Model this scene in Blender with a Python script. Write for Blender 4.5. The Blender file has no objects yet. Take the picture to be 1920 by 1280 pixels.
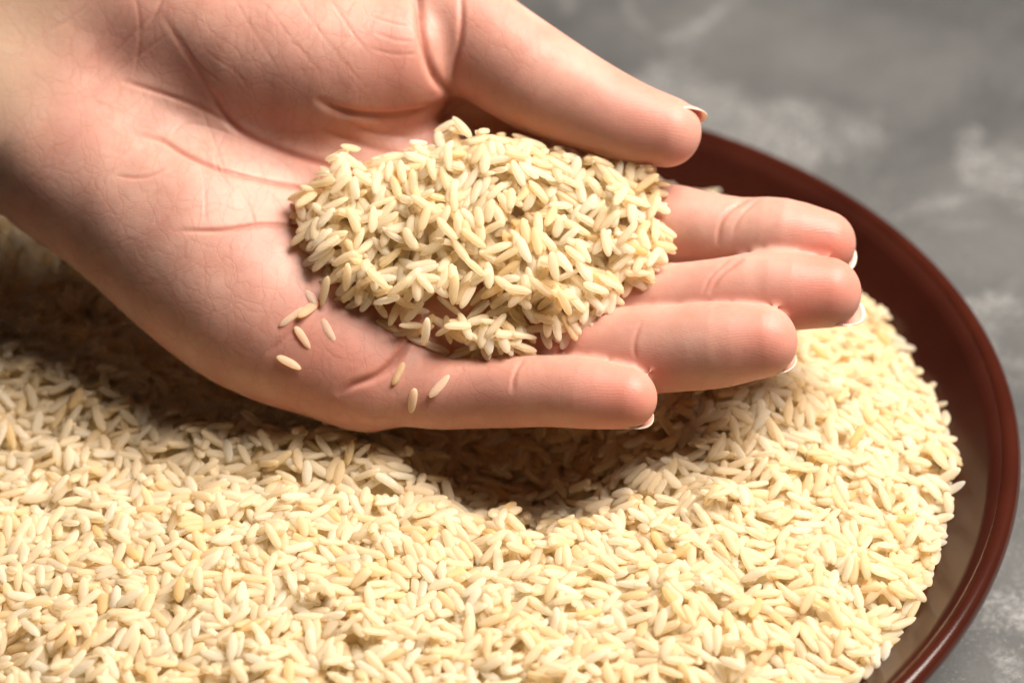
import bpy, math, random
import numpy as np
from mathutils import Matrix, Vector

rng = np.random.default_rng(7)
random.seed(7)
MM = 0.001
SC = bpy.context.scene
COL = SC.collection

# ------------------------------------------------------------------ camera, world, lamps, exposure
RIM_Z = 42.0                       # all lengths below are millimetres, origin on the table under the bowl's centre
PITCH, ROLL = math.radians(36.0), math.radians(-3.0)
CAM = np.array([32.3, -495.7, RIM_Z + 379.1])
FWD = np.array([0, math.cos(PITCH), -math.sin(PITCH)])
_U = np.array([0, math.sin(PITCH), math.cos(PITCH)])
RIGHT = math.cos(ROLL) * np.array([1.0, 0, 0]) + math.sin(ROLL) * _U
UP = -math.sin(ROLL) * np.array([1.0, 0, 0]) + math.cos(ROLL) * _U
FOC = 5400.0                       # focal length in photograph pixels
REF = 600.0                        # distance of the palm plane from the camera
KH = REF / 585.0                   # the hand was measured for 585 mm

cd = bpy.data.cameras.new('camera')
cam = bpy.data.objects.new('camera', cd)
COL.objects.link(cam)
M = Matrix.Identity(4)
for i in range(3):
    M[i][0], M[i][1], M[i][2], M[i][3] = RIGHT[i], UP[i], -FWD[i], CAM[i] * MM
cam.matrix_world = M
cd.sensor_width = 36.0
cd.lens = 36.0 * FOC / 1920.0
cd.clip_start, cd.clip_end = 0.02, 50.0
cd.dof.use_dof = True
cd.dof.focus_distance = 0.588
cd.dof.aperture_fstop = 9.0
SC.camera = cam

w = bpy.data.worlds.new('World')
SC.world = w
w.use_nodes = True
w.node_tree.nodes['Background'].inputs[0].default_value = (1.0, 0.93, 0.86, 1)
w.node_tree.nodes['Background'].inputs[1].default_value = 0.02

def area_lamp(name, loc, target, size, size_y, power, colour):
    l = bpy.data.lights.new(name, 'AREA')
    l.shape = 'RECTANGLE'
    l.size, l.size_y, l.energy, l.color = size, size_y, power, colour
    o = bpy.data.objects.new(name, l)
    COL.objects.link(o)
    o.location = loc
    d = Vector(target) - Vector(loc)
    o.rotation_euler = d.to_track_quat('-Z', 'Y').to_euler()
    return o

area_lamp('softbox_lamp', (0.56, 0.07, 0.96), (0.0, 0.0, 0.06), 0.62, 0.62, 36.0, (1.0, 0.925, 0.835))
SC.view_settings.view_transform = 'Standard'
SC.view_settings.look = 'None'
SC.view_settings.exposure = 0.0
SC.view_settings.gamma = 1.0
SC.render.engine = 'CYCLES'
SC.cycles.use_denoising = True
SC.cycles.diffuse_bounces = 10

# ------------------------------------------------------------------ helpers
def node_mat(name):
    m = bpy.data.materials.new(name)
    m.use_nodes = True
    nt = m.node_tree
    return m, nt, nt.nodes['Principled BSDF']

def N(nt, kind, **kw):
    n = nt.nodes.new(kind)
    for k, v in kw.items():
        if k.startswith('in_'):
            n.inputs[k[3:].replace('_', ' ')].default_value = v
        else:
            setattr(n, k, v)
    return n

def mesh_obj(name, verts, faces, mat=None, parent=None, smooth=True):
    me = bpy.data.meshes.new(name)
    me.from_pydata([tuple(v) for v in verts], [], [tuple(f) for f in faces])
    if smooth:
        me.polygons.foreach_set('use_smooth', [True] * len(me.polygons))
    if mat:
        me.materials.append(mat)
    o = bpy.data.objects.new(name, me)
    COL.objects.link(o)
    if parent:
        o.parent = parent
    return o

def big_mesh(name, V, F, mat):
    """fast mesh from arrays; V in mm (n,3), F (m,k)"""
    me = bpy.data.meshes.new(name)
    me.vertices.add(len(V))
    me.vertices.foreach_set('co', (np.asarray(V, np.float32) * MM).ravel())
    k = F.shape[1]
    me.loops.add(F.size)
    me.loops.foreach_set('vertex_index', F.astype(np.int32).ravel())
    me.polygons.add(len(F))
    me.polygons.foreach_set('loop_start', np.arange(0, F.size, k, dtype=np.int32))
    me.update(calc_edges=True)
    me.polygons.foreach_set('use_smooth', np.ones(len(F), bool))
    if mat:
        me.materials.append(mat)
    return me

def tag(o, label=None, cat=None, group=None, kind=None):
    if label: o['label'] = label
    if cat: o['category'] = cat
    if group: o['group'] = group
    if kind: o['kind'] = kind
    return o

def at(u, v, c):
    """hand-frame point (photo coordinate u, v and millimetres c in front of the palm plane 585 mm away) -> world mm"""
    d = REF - c
    return CAM + d * (FWD + (u - 960.0) / FOC * RIGHT + (640.0 - v) / FOC * UP)

def to_uv(P):
    Q = np.asarray(P) - CAM
    d = Q @ FWD
    return 960 + FOC * (Q @ RIGHT) / d, 640 - FOC * (Q @ UP) / d, d

# ------------------------------------------------------------------ materials
def concrete():
    m, nt, b = node_mat('concrete')
    tc = N(nt, 'ShaderNodeTexCoord')
    L = nt.links.new
    def noise(scale, detail, rough, dist=0.0):
        n = N(nt, 'ShaderNodeTexNoise')
        n.inputs['Scale'].default_value = scale
        n.inputs['Detail'].default_value = detail
        n.inputs['Roughness'].default_value = rough
        n.inputs['Distortion'].default_value = dist
        L(tc.outputs['Object'], n.inputs['Vector'])
        return n
    n1 = noise(14, 6, 0.6, 0.4)
    r1 = N(nt, 'ShaderNodeValToRGB')
    r1.color_ramp.elements[0].position, r1.color_ramp.elements[0].color = 0.33, (0.046, 0.046, 0.0455, 1)
    r1.color_ramp.elements[1].position, r1.color_ramp.elements[1].color = 0.72, (0.108, 0.106, 0.103, 1)
    L(n1.outputs['Fac'], r1.inputs['Fac'])
    # pale scuffed patches
    n2 = noise(17, 5, 0.62, 0.9)
    r2 = N(nt, 'ShaderNodeValToRGB')
    r2.color_ramp.elements[0].position, r2.color_ramp.elements[0].color = 0.53, (0, 0, 0, 1)
    r2.color_ramp.elements[1].position, r2.color_ramp.elements[1].color = 0.62, (1, 1, 1, 1)
    L(n2.outputs['Fac'], r2.inputs['Fac'])
    n3 = noise(600, 4, 0.7, 0.5)
    r3 = N(nt, 'ShaderNodeValToRGB')
    r3.color_ramp.elements[0].position, r3.color_ramp.elements[0].color = 0.42, (0.12, 0.12, 0.12, 1)
    r3.color_ramp.elements[1].position, r3.color_ramp.elements[1].color = 0.62, (1, 1, 1, 1)
    L(n3.outputs['Fac'], r3.inputs['Fac'])
    mul = N(nt, 'ShaderNodeMath', operation='MULTIPLY')
    L(r2.outputs['Color'], mul.inputs[0]); L(r3.outputs['Color'], mul.inputs[1])
    n4 = noise(900, 3, 0.7)
    r4 = N(nt, 'ShaderNodeValToRGB')
    r4.color_ramp.elements[0].position, r4.color_ramp.elements[0].color = 0.57, (0, 0, 0, 1)
    r4.color_ramp.elements[1].position, r4.color_ramp.elements[1].color = 0.66, (0.9, 0.9, 0.9, 1)
    L(n4.outputs['Fac'], r4.inputs['Fac'])
    n5 = noise(40, 4, 0.6)
    r5 = N(nt, 'ShaderNodeMapRange'); r5.inputs['From Min'].default_value = 0.40; r5.inputs['From Max'].default_value = 0.62
    L(n5.outputs['Fac'], r5.inputs['Value'])
    m4_ = N(nt, 'ShaderNodeMath', operation='MULTIPLY'); L(r4.outputs['Color'], m4_.inputs[0]); L(r5.outputs[0], m4_.inputs[1])
    mx = N(nt, 'ShaderNodeMath', operation='MAXIMUM')
    L(mul.outputs[0], mx.inputs[0]); L(m4_.outputs[0], mx.inputs[1])
    mix = N(nt, 'ShaderNodeMixRGB')
    mix.inputs['Color2'].default_value = (0.235, 0.23, 0.225, 1)
    L(mx.outputs[0], mix.inputs['Fac']); L(r1.outputs['Color'], mix.inputs['Color1'])
    L(mix.outputs['Color'], b.inputs['Base Color'])
    b.inputs['Roughness'].default_value = 0.62
    bp = N(nt, 'ShaderNodeBump')
    bp.inputs['Strength'].default_value = 0.35
    bp.inputs['Distance'].default_value = 0.0006
    L(n3.outputs['Fac'], bp.inputs['Height'])
    L(bp.outputs['Normal'], b.inputs['Normal'])
    return m

def glaze(name, k, rough, spec):
    m, nt, b = node_mat(name)
    L = nt.links.new
    tc = N(nt, 'ShaderNodeTexCoord')
    n = N(nt, 'ShaderNodeTexNoise'); n.inputs['Scale'].default_value = 45; n.inputs['Detail'].default_value = 5
    L(tc.outputs['Object'], n.inputs['Vector'])
    r = N(nt, 'ShaderNodeValToRGB')
    r.color_ramp.elements[0].position, r.color_ramp.elements[0].color = 0.3, (0.034 * k, 0.0068 * k, 0.0036 * k, 1)
    r.color_ramp.elements[1].position, r.color_ramp.elements[1].color = 0.7, (0.050 * k, 0.0105 * k, 0.0055 * k, 1)
    L(n.outputs['Fac'], r.inputs['Fac']); L(r.outputs['Color'], b.inputs['Base Color'])
    b.inputs['Roughness'].default_value = rough
    b.inputs['Specular IOR Level'].default_value = spec
    n2 = N(nt, 'ShaderNodeTexNoise'); n2.inputs['Scale'].default_value = 300; n2.inputs['Detail'].default_value = 2
    L(tc.outputs['Object'], n2.inputs['Vector'])
    bp = N(nt, 'ShaderNodeBump'); bp.inputs['Strength'].default_value = 0.02; bp.inputs['Distance'].default_value = 0.0004
    L(n2.outputs['Fac'], bp.inputs['Height']); L(bp.outputs['Normal'], b.inputs['Normal'])
    return m

def skin():
    m, nt, b = node_mat('skin')
    L = nt.links.new
    tc = N(nt, 'ShaderNodeTexCoord')
    at_ = N(nt, 'ShaderNodeAttribute', attribute_name='tone')   # R red pads, G creases, B wrist
    sep = N(nt, 'ShaderNodeSeparateColor')
    L(at_.outputs['Color'], sep.inputs[0])
    n = N(nt, 'ShaderNodeTexNoise'); n.inputs['Scale'].default_value = 90; n.inputs['Detail'].default_value = 4
    n.inputs['Roughness'].default_value = 0.6
    L(tc.outputs['Object'], n.inputs['Vector'])
    r = N(nt, 'ShaderNodeValToRGB')
    r.color_ramp.elements[0].position, r.color_ramp.elements[0].color = 0.32, (0.465, 0.250, 0.193, 1)
    r.color_ramp.elements[1].position, r.color_ramp.elements[1].color = 0.68, (0.575, 0.345, 0.273, 1)
    L(n.outputs['Fac'], r.inputs['Fac'])
    def mix(prev, fac, col):
        x = N(nt, 'ShaderNodeMixRGB'); x.inputs['Color2'].default_value = col
        L(fac, x.inputs['Fac']); L(prev, x.inputs['Color1'])
        return x.outputs['Color']
    nm = N(nt, 'ShaderNodeTexNoise'); nm.inputs['Scale'].default_value = 38; nm.inputs['Detail'].default_value = 5; nm.inputs['Roughness'].default_value = 0.65
    L(tc.outputs['Object'], nm.inputs['Vector'])
    rm = N(nt, 'ShaderNodeMapRange'); rm.inputs['From Min'].default_value = 0.42; rm.inputs['From Max'].default_value = 0.68; rm.inputs['To Max'].default_value = 0.38
    L(nm.outputs['Fac'], rm.inputs['Value'])
    c0 = mix(r.outputs['Color'], rm.outputs[0], (0.52, 0.215, 0.165, 1))
    c = mix(c0, sep.outputs[0], (0.54, 0.205, 0.15, 1))
    c = mix(c, sep.outputs[2], (0.50, 0.345, 0.24, 1))
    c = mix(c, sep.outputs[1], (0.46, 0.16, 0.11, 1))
    skin_colour = c
    b.inputs['Subsurface Weight'].default_value = 1.0
    b.inputs['Subsurface Radius'].default_value = (1.0, 0.36, 0.20)
    b.inputs['Subsurface Scale'].default_value = 0.0018
    b.inputs['Roughness'].default_value = 0.50
    b.inputs['Specular IOR Level'].default_value = 0.38
    # fine skin relief: dermal ridges that follow the 'ridge' coordinate, a web of hair-thin lines, pores
    ra = N(nt, 'ShaderNodeAttribute', attribute_name='ridge')
    rs = N(nt, 'ShaderNodeSeparateColor'); L(ra.outputs['Color'], rs.inputs[0])
    nw = N(nt, 'ShaderNodeTexNoise'); nw.inputs['Scale'].default_value = 95; nw.inputs['Detail'].default_value = 2
    L(tc.outputs['Object'], nw.inputs['Vector'])
    def math_(op, a, b_):
        x = N(nt, 'ShaderNodeMath', operation=op)
        for i_, q in ((0, a), (1, b_)):
            if isinstance(q, (int, float)): x.inputs[i_].default_value = q
            else: L(q, x.inputs[i_])
        return x.outputs[0]
    phase = math_('ADD', math_('MULTIPLY', rs.outputs[0], 100.0 * 6.2832 / 0.62), math_('MULTIPLY', nw.outputs['Fac'], 34.0))
    ridge = math_('MULTIPLY', math_('SINE', phase, 0.0), rs.outputs[1])
    def web(scale, rot, stretch, width):
        mp = N(nt, 'ShaderNodeMapping'); mp.inputs['Rotation'].default_value = rot; mp.inputs['Scale'].default_value = stretch
        L(tc.outputs['Object'], mp.inputs['Vector'])
        dn = N(nt, 'ShaderNodeTexNoise'); dn.inputs['Scale'].default_value = 130; dn.inputs['Detail'].default_value = 3
        L(tc.outputs['Object'], dn.inputs['Vector'])
        va = N(nt, 'ShaderNodeVectorMath', operation='MULTIPLY_ADD')
        L(dn.outputs['Color'], va.inputs[0]); va.inputs[1].default_value = (0.006, 0.006, 0.006); L(mp.outputs[0], va.inputs[2])
        vo = N(nt, 'ShaderNodeTexVoronoi', feature='DISTANCE_TO_EDGE'); vo.inputs['Scale'].default_value = scale
        L(va.outputs[0], vo.inputs['Vector'])
        r_ = N(nt, 'ShaderNodeMapRange'); r_.inputs['From Min'].default_value = 0.0; r_.inputs['From Max'].default_value = width
        L(vo.outputs['Distance'], r_.inputs['Value'])
        return r_.outputs[0]
    w1 = web(110, (0.3, 0.2, 0.9), (1.0, 0.30, 1.0), 0.04)
    w2 = web(210, (0.2, 0.4, -0.5), (1.0, 0.35, 1.0), 0.07)
    w3 = web(520, (0.0, 0.3, 0.3), (1.0, 0.6, 1.0), 0.16)
    n2 = N(nt, 'ShaderNodeTexNoise'); n2.inputs['Scale'].default_value = 700; n2.inputs['Detail'].default_value = 4
    L(tc.outputs['Object'], n2.inputs['Vector'])
    fine = math_('MULTIPLY', math_('SUBTRACT', 2.0, math_('ADD', w1, w2)), math_('MULTIPLY', rs.outputs[2], 0.22))
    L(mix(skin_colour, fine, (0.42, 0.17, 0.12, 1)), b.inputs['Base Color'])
    h = math_('ADD', math_('MULTIPLY', w1, 0.15), math_('MULTIPLY', w2, 0.17))
    h = math_('MULTIPLY', h, rs.outputs[2])
    h = math_('ADD', h, math_('MULTIPLY', w3, 0.08))
    h = math_('ADD', h, math_('MULTIPLY', n2.outputs['Fac'], 0.55))
    h = math_('ADD', h, math_('MULTIPLY', ridge, 0.13))
    bp = N(nt, 'ShaderNodeBump'); bp.inputs['Strength'].default_value = 0.62; bp.inputs['Distance'].default_value = 0.00016
    L(h, bp.inputs['Height']); L(bp.outputs['Normal'], b.inputs['Normal'])
    return m

def nail_mat(name, col, rough=0.22):
    m, nt, b = node_mat(name)
    b.inputs['Base Color'].default_value = col
    b.inputs['Roughness'].default_value = rough
    b.inputs['Subsurface Weight'].default_value = 0.6
    b.inputs['Subsurface Radius'].default_value = (1.0, 0.5, 0.35)
    b.inputs['Subsurface Scale'].default_value = 0.001
    return m

def rice_mat():
    m, nt, b = node_mat('parboiled_rice')
    L = nt.links.new
    a = N(nt, 'ShaderNodeAttribute', attribute_name='tint')
    oi = N(nt, 'ShaderNodeObjectInfo')
    s = N(nt, 'ShaderNodeMath', operation='ADD'); L(a.outputs['Fac'], s.inputs[0]); L(oi.outputs['Random'], s.inputs[1])
    f = N(nt, 'ShaderNodeMath', operation='FRACT'); L(s.outputs[0], f.inputs[0])
    r = N(nt, 'ShaderNodeValToRGB')
    el = r.color_ramp.elements
    el[0].position, el[0].color = 0.0, (0.95, 0.77, 0.46, 1)
    el[1].position, el[1].color = 1.0, (0.985, 0.95, 0.86, 1)
    for p_, c_ in ((0.03, (0.965, 0.84, 0.60, 1)), (0.3, (0.994, 0.900, 0.725, 1)), (0.7, (0.995, 0.915, 0.760, 1)), (0.96, (0.99, 0.94, 0.83, 1))):
        e = el.new(p_); e.color = c_
    L(f.outputs[0], r.inputs['Fac']); L(r.outputs['Color'], b.inputs['Base Color'])
    b.inputs['Roughness'].default_value = 0.42
    b.inputs['Specular IOR Level'].default_value = 0.2
    tr = N(nt, 'ShaderNodeBsdfTranslucent'); L(r.outputs['Color'], tr.inputs['Color'])
    m1 = N(nt, 'ShaderNodeMixShader'); m1.inputs[0].default_value = 0.72
    L(b.outputs[0], m1.inputs[1]); L(tr.outputs[0], m1.inputs[2])
    rf = N(nt, 'ShaderNodeBsdfRefraction'); rf.inputs['IOR'].default_value = 1.12; rf.inputs['Roughness'].default_value = 0.55
    rf.inputs['Color'].default_value = (0.99, 0.95, 0.84, 1)
    ms = N(nt, 'ShaderNodeMixShader'); ms.inputs[0].default_value = 0.10
    L(m1.outputs[0], ms.inputs[1]); L(rf.outputs[0], ms.inputs[2])
    L(ms.outputs[0], nt.nodes['Material Output'].inputs['Surface'])
    tc = N(nt, 'ShaderNodeTexCoord')
    n = N(nt, 'ShaderNodeTexNoise'); n.inputs['Scale'].default_value = 700; n.inputs['Detail'].default_value = 3
    L(tc.outputs['Object'], n.inputs['Vector'])
    bp = N(nt, 'ShaderNodeBump'); bp.inputs['Strength'].default_value = 0.12; bp.inputs['Distance'].default_value = 0.0002
    L(n.outputs['Fac'], bp.inputs['Height']); L(bp.outputs['Normal'], b.inputs['Normal'])
    return m

MAT_TABLE, MAT_GLAZE, MAT_SKIN, MAT_RICE = concrete(), glaze('brown_glaze', 0.7, 0.30, 0.20), skin(), rice_mat()
MAT_RIM = glaze('rim_glaze', 0.95, 0.17, 0.36)
MAT_NAIL = nail_mat('nail_pink', (0.66, 0.38, 0.30, 1))
MAT_NAILTIP = nail_mat('nail_white', (0.70, 0.56, 0.46, 1))

# ------------------------------------------------------------------ table
t = mesh_obj('table_top', [(-1.6, -0.9, -0.03), (1.6, -0.9, -0.03), (1.6, 1.5, -0.03), (-1.6, 1.5, -0.03),
                           (-1.6, -0.9, 0), (1.6, -0.9, 0), (1.6, 1.5, 0), (-1.6, 1.5, 0)],
             [(0, 3, 2, 1), (4, 5, 6, 7), (0, 1, 5, 4), (1, 2, 6, 5), (2, 3, 7, 6), (3, 0, 4, 7)], MAT_TABLE, smooth=False)
tag(t, kind='structure')

# ------------------------------------------------------------------ bowl
R_OUT = 140.0
LIP = 2.4
def bowl_inner_z(r):
    """height of the glazed inside at radius r"""
    x = np.clip((np.asarray(r, float) - 78.0) / (R_OUT - 1.707 * LIP - 78.0), 0, 1)
    return 7.0 + (RIM_Z - 0.293 * LIP - 7.0) * x ** 1.65

def lathe(name, prof, mat, parent, seg=160):
    V, F = [], []
    n = len(prof)
    for k in range(seg):
        a = 2 * math.pi * k / seg
        for r, z in prof:
            V.append((r * math.cos(a) * MM, r * math.sin(a) * MM, z * MM))
    for k in range(seg):
        for i in range(n - 1):
            a, b_ = k * n + i, ((k + 1) % seg) * n + i
            F.append((a, b_, b_ + 1, a + 1))
    return mesh_obj(name, V, F, mat, parent)

bowl = bpy.data.objects.new('bowl', None)
COL.objects.link(bowl)
tag(bowl, 'round dark brown glazed ceramic bowl full of rice on the grey table', 'bowl')
ri = R_OUT - 1.707 * LIP
prof = [(0.01, 7.0)] + [(r, float(bowl_inner_z(r))) for r in np.linspace(20, ri, 40)]
zi = prof[-1][1]
outer = [(R_OUT - 0.5, RIM_Z - LIP - 0.2)] + [(r, float(bowl_inner_z(r - 4.0)) - 4.2) for r in np.linspace(R_OUT - 3, 82, 24)] + [(70, 2.6), (66, 2.4), (0.01, 2.6)]
lathe('body', prof + [(ri + 0.6, zi - 0.6)] + outer, MAT_GLAZE, bowl)
rimp = []
for k in range(25):
    a = math.radians(-150 + 300 * (1 - k / 24)) if False else math.radians(135 - 195 * k / 24)
    rimp.append((R_OUT - LIP + LIP * math.cos(a), RIM_Z - LIP + LIP * math.sin(a)))
lathe('rim', rimp, MAT_RIM, bowl)
lathe('foot', [(62, 2.5), (62, 0.1), (68, 0.1), (69.5, 2.55)], MAT_GLAZE, bowl, 96)

# ------------------------------------------------------------------ hand: one continuous surface from a blended distance field
S = REF / FOC        # mm per photo pixel on the palm plane
def ab(u, v, c):
    d = REF - c
    return ((u - 960.0) * d / FOC, (640.0 - v) * d / FOC, c)

def chain(*pts):
    P = np.array([ab(p[0], p[1], p[2] * KH) + (p[3] * KH,) for p in pts])
    P = np.concatenate([2 * P[:1] - P[1:2], P, 2 * P[-1:] - P[-2:-1]])
    out = []
    for i in range(1, len(P) - 2):
        for s_ in (0.0, 1 / 3, 2 / 3):
            q = 0.5 * (2 * P[i] + (P[i + 1] - P[i - 1]) * s_ + (2 * P[i - 1] - 5 * P[i] + 4 * P[i + 1] - P[i + 2]) * s_ ** 2
                       + (3 * P[i] - P[i - 1] - 3 * P[i + 1] + P[i + 2]) * s_ ** 3)
            out.append((tuple(q[:3]), float(q[3])))
    out.append((tuple(P[-2][:3]), float(P[-2][3])))
    return out

HYPO = chain((-700, -120, -66, 24), (-250, 120, -46, 19), (60, 250, -36, 17.0), (130, 298, -32, 16.5), (250, 383, -26, 16.5), (380, 500, -20, 16.5),
             (480, 588, -15, 14.8), (590, 652, -11, 12.2), (690, 700, -8, 8.2))
ARM = chain((-800, -420, -72, 26), (-250, -60, -52, 21), (120, 110, -42, 18), (330, 150, -36, 15))
ARM2 = chain((-650, -520, -74, 27), (-60, -190, -50, 23), (250, -20, -41, 18))  # forearm's far side, out of view, thickened to block light behind the wrist
META = [chain((250, 300, -34, 14), (820, 588, -16, 10.2)),
        chain((300, 240, -37, 14), (940, 490, -22, 10.2)),
        chain((330, 190, -40, 14), (1010, 395, -28, 10.2)),
        chain((380, 420, -22, 14), (690, 640, -13, 9.4)),
        chain((690, 698, -9, 8.9), (820, 588, -16, 10.2), (940, 490, -22, 10.2), (1010, 395, -28, 10.2))]
THENAR = chain((250, 0, -40, 17), (360, 50, -34, 17.5), (480, 95, -29, 17.5), (610, 120, -25, 15.8), (735, 112, -23, 12.8))
THENAR2 = chain((330, -110, -46, 20), (560, -90, -40, 20), (760, -40, -34, 15.5))  # thumb base; its unseen far side enlarged to keep lamp light off the rice
WEB = chain((820, 60, -38, 11), (960, 250, -38, 9), (1010, 395, -31, 9.5))
THUMB = chain((735, -20, -33, 14.5), (880, 68, -24, 11.4), (1000, 146, -19, 10.7), (1100, 196, -15.5, 9.3), (1180, 229, -13, 8.1), (1248, 247, -11.5, 7.0))
PINKY = chain((690, 702, -8, 8.9), (770, 728, -5, 7.7), (860, 735, -2, 7.4), (985, 732, 3, 7.2), (1090, 736, 7, 7.05), (1172, 746, 9.5, 6.1))
RING = chain((820, 588, -16, 10.0), (960, 622, -11, 8.6), (1120, 655, -4, 8.75), (1230, 655, 0, 8.55), (1340, 646, 4, 8.35), (1424, 639, 6, 7.2))
MIDDLE = chain((940, 490, -22, 10.0), (1080, 540, -18, 8.5), (1230, 568, -11, 8.1), (1345, 557, -7, 7.5), (1445, 546, -4.5, 8.1), (1549, 549, -3, 7.0))
INDEX = chain((1010, 395, -28, 10.0), (1140, 405, -25, 8.6), (1280, 424, -19, 8.1), (1385, 438, -16, 7.35), (1465, 444, -14, 7.95), (1543, 456, -13, 6.5))

def round_cone(P, a, ra, b, rb):
    a, b = np.array(a), np.array(b)
    ba = b - a
    l2 = ba @ ba
    rr = ra - rb
    a2 = l2 - rr * rr
    il2 = 1.0 / l2
    pa = P - a
    y = pa @ ba
    z = y - l2
    q = pa * l2 - y[:, None] * ba
    x2 = np.einsum('ij,ij->i', q, q)
    y2, z2 = y * y * l2, z * z * l2
    k = np.sign(rr) * rr * rr * x2
    c1 = np.sign(z) * a2 * z2 > k
    c2 = np.sign(y) * a2 * y2 < k
    d = (np.sqrt(x2 * a2 * il2) + y * rr) * il2 - ra
    d = np.where(c2, np.sqrt(x2 + y2) * il2 - ra, d)
    d = np.where(c1, np.sqrt(x2 + z2) * il2 - rb, d)
    return d

def smin(a, b, k):
    h = np.maximum(k - np.abs(a - b), 0.0) / k
    return np.minimum(a, b) - h * h * k * 0.25

def chain_d(P, ch, inflate=0.0):
    d = None
    for (a, ra), (b, rb) in zip(ch[:-1], ch[1:]):
        e = round_cone(P, a, ra, b, rb)
        d = e if d is None else np.minimum(d, e)
    return d - inflate

def palm_d(P):
    d = chain_d(P, HYPO, 1.4)
    d = smin(d, chain_d(P, ARM, 1.5), 12)
    d = smin(d, chain_d(P, ARM2, 1.5), 12)
    for m in META:
        d = smin(d, chain_d(P, m, 0.7), 9)
    d = smin(d, chain_d(P, THENAR2, 1.4), 8)
    d = smin(d, chain_d(P, THENAR, 1.4), 5)
    d = smin(d, chain_d(P, WEB, 1), 6)
    return d

def hand_d(P, thumb=True):
    pd = palm_d(P)
    d = None
    for f in (PINKY, RING, MIDDLE, INDEX):
        e = smin(chain_d(P, f, 0.25), pd, 4.0)
        d = e if d is None else smin(d, e, 1.0)
    if thumb:
        d = smin(d, chain_d(P, THUMB, 0.4), 2.5)
    return d

def frame_to_world(Q):
    Q = np.asarray(Q, float)
    return CAM + (REF - Q[:, 2:3]) * FWD + Q[:, 0:1] * RIGHT + Q[:, 1:2] * UP

def world_to_frame(P):
    Q = np.asarray(P) - CAM
    return np.stack([Q @ RIGHT, Q @ UP, REF - Q @ FWD], 1)

def surface_nets(lo, hi, h, fn):
    n = np.ceil((hi - lo) / h).astype(int) + 1
    ax = [lo[i] + h * np.arange(n[i]) for i in range(3)]
    # coarse pass to skip far blocks
    D = np.full(n, 9.0, np.float32)
    B = 12
    for i in range(0, n[0], B):
        for j in range(0, n[1], B):
            for k in range(0, n[2], B):
                pass
    cs = [np.arange(0, n[i], B) for i in range(3)]
    ctr = np.stack(np.meshgrid(*[ax[i][0] + h * (cs[i] + B / 2) for i in range(3)], indexing='ij'), -1).reshape(-1, 3)
    dc = fn(ctr)
    idx = np.stack(np.meshgrid(*cs, indexing='ij'), -1).reshape(-1, 3)
    lim = B * h * 0.9 + 4
    for (i, j, k), d0 in zip(idx, dc):
        sl = (slice(i, i + B), slice(j, j + B), slice(k, k + B))
        if abs(d0) > lim:
            D[sl] = d0
            continue
        g = np.stack(np.meshgrid(ax[0][sl[0]], ax[1][sl[1]], ax[2][sl[2]], indexing='ij'), -1)
        D[sl] = fn(g.reshape(-1, 3)).reshape(g.shape[:3])
    neg = D < 0
    c8 = [(a, b, c) for a in (0, 1) for b in (0, 1) for c in (0, 1)]
    m = [n[i] - 1 for i in range(3)]
    cnt = np.zeros(m, int)
    for a, b, c in c8:
        cnt += neg[a:a + m[0], b:b + m[1], c:c + m[2]]
    act = (cnt > 0) & (cnt < 8)
    ids = np.full(m, -1, int)
    cells = np.argwhere(act)
    ids[act] = np.arange(len(cells))
    acc = np.zeros((len(cells), 3)); num = np.zeros(len(cells))
    for p in c8:
        for axis in range(3):
            if p[axis] == 0:
                q = list(p); q[axis] = 1
                d0 = D[cells[:, 0] + p[0], cells[:, 1] + p[1], cells[:, 2] + p[2]]
                d1 = D[cells[:, 0] + q[0], cells[:, 1] + q[1], cells[:, 2] + q[2]]
                cr = (d0 < 0) != (d1 < 0)
                tt = np.where(cr, d0 / np.where(cr, d0 - d1, 1), 0)
                pos = np.array(p, float)[None, :].repeat(len(cells), 0)
                pos[:, axis] = tt
                acc[cr] += pos[cr]; num[cr] += 1
    V = lo + h * (cells + acc / num[:, None])
    F = []
    for axis in range(3):
        o1, o2 = (axis + 1) % 3, (axis + 2) % 3
        sl0 = [slice(1, m[i]) for i in range(3)]
        sl0[axis] = slice(0, m[axis])
        A = neg[tuple(sl0)]
        sl1 = list(sl0); sl1[axis] = slice(1, m[axis] + 1)
        Bn = neg[tuple(sl1)]
        e = np.argwhere(A != Bn)
        inside = A[tuple(e.T)]
        e = e + np.array([0 if i == axis else 1 for i in range(3)])
        def cid(d1, d2):
            q = e.copy(); q[:, o1] -= d1; q[:, o2] -= d2
            return ids[q[:, 0], q[:, 1], q[:, 2]]
        quad = np.stack([cid(1, 1), cid(0, 1), cid(0, 0), cid(1, 0)], 1)
        quad[~inside] = quad[~inside][:, ::-1]
        F.append(quad)
    return V, np.concatenate(F)

lo, hi = np.array([-190.0, -22.0, -88.0]), np.array([76.0, 98.0, 19.0])
HV, HF = surface_nets(lo, hi, 1.5, hand_d)
ok = (HF >= 0).all(1)
HF = HF[ok]
hm = big_mesh('hand', frame_to_world(HV), HF, MAT_SKIN)
ho = bpy.data.objects.new('hand', hm)
COL.objects.link(ho)
sm = ho.modifiers.new('s', 'SUBSURF'); sm.levels = 2; sm.render_levels = 2
dg = bpy.context.evaluated_depsgraph_get()
hm2 = bpy.data.meshes.new_from_object(ho.evaluated_get(dg))
ho.modifiers.clear()
ho.data = hm2
bpy.data.meshes.remove(hm)
hm2.name = 'hand'
nv = len(hm2.vertices)
W = np.empty(nv * 3, np.float32); hm2.vertices.foreach_get('co', W)
NW = np.empty(nv * 3, np.float32); hm2.vertices.foreach_get('normal', NW)
Q = world_to_frame(W.reshape(-1, 3).astype(float) / MM)
NW = NW.reshape(-1, 3).astype(float)
NQ = np.stack([NW @ RIGHT, NW @ UP, -(NW @ FWD)], 1)
d0 = hand_d(Q)
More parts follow.
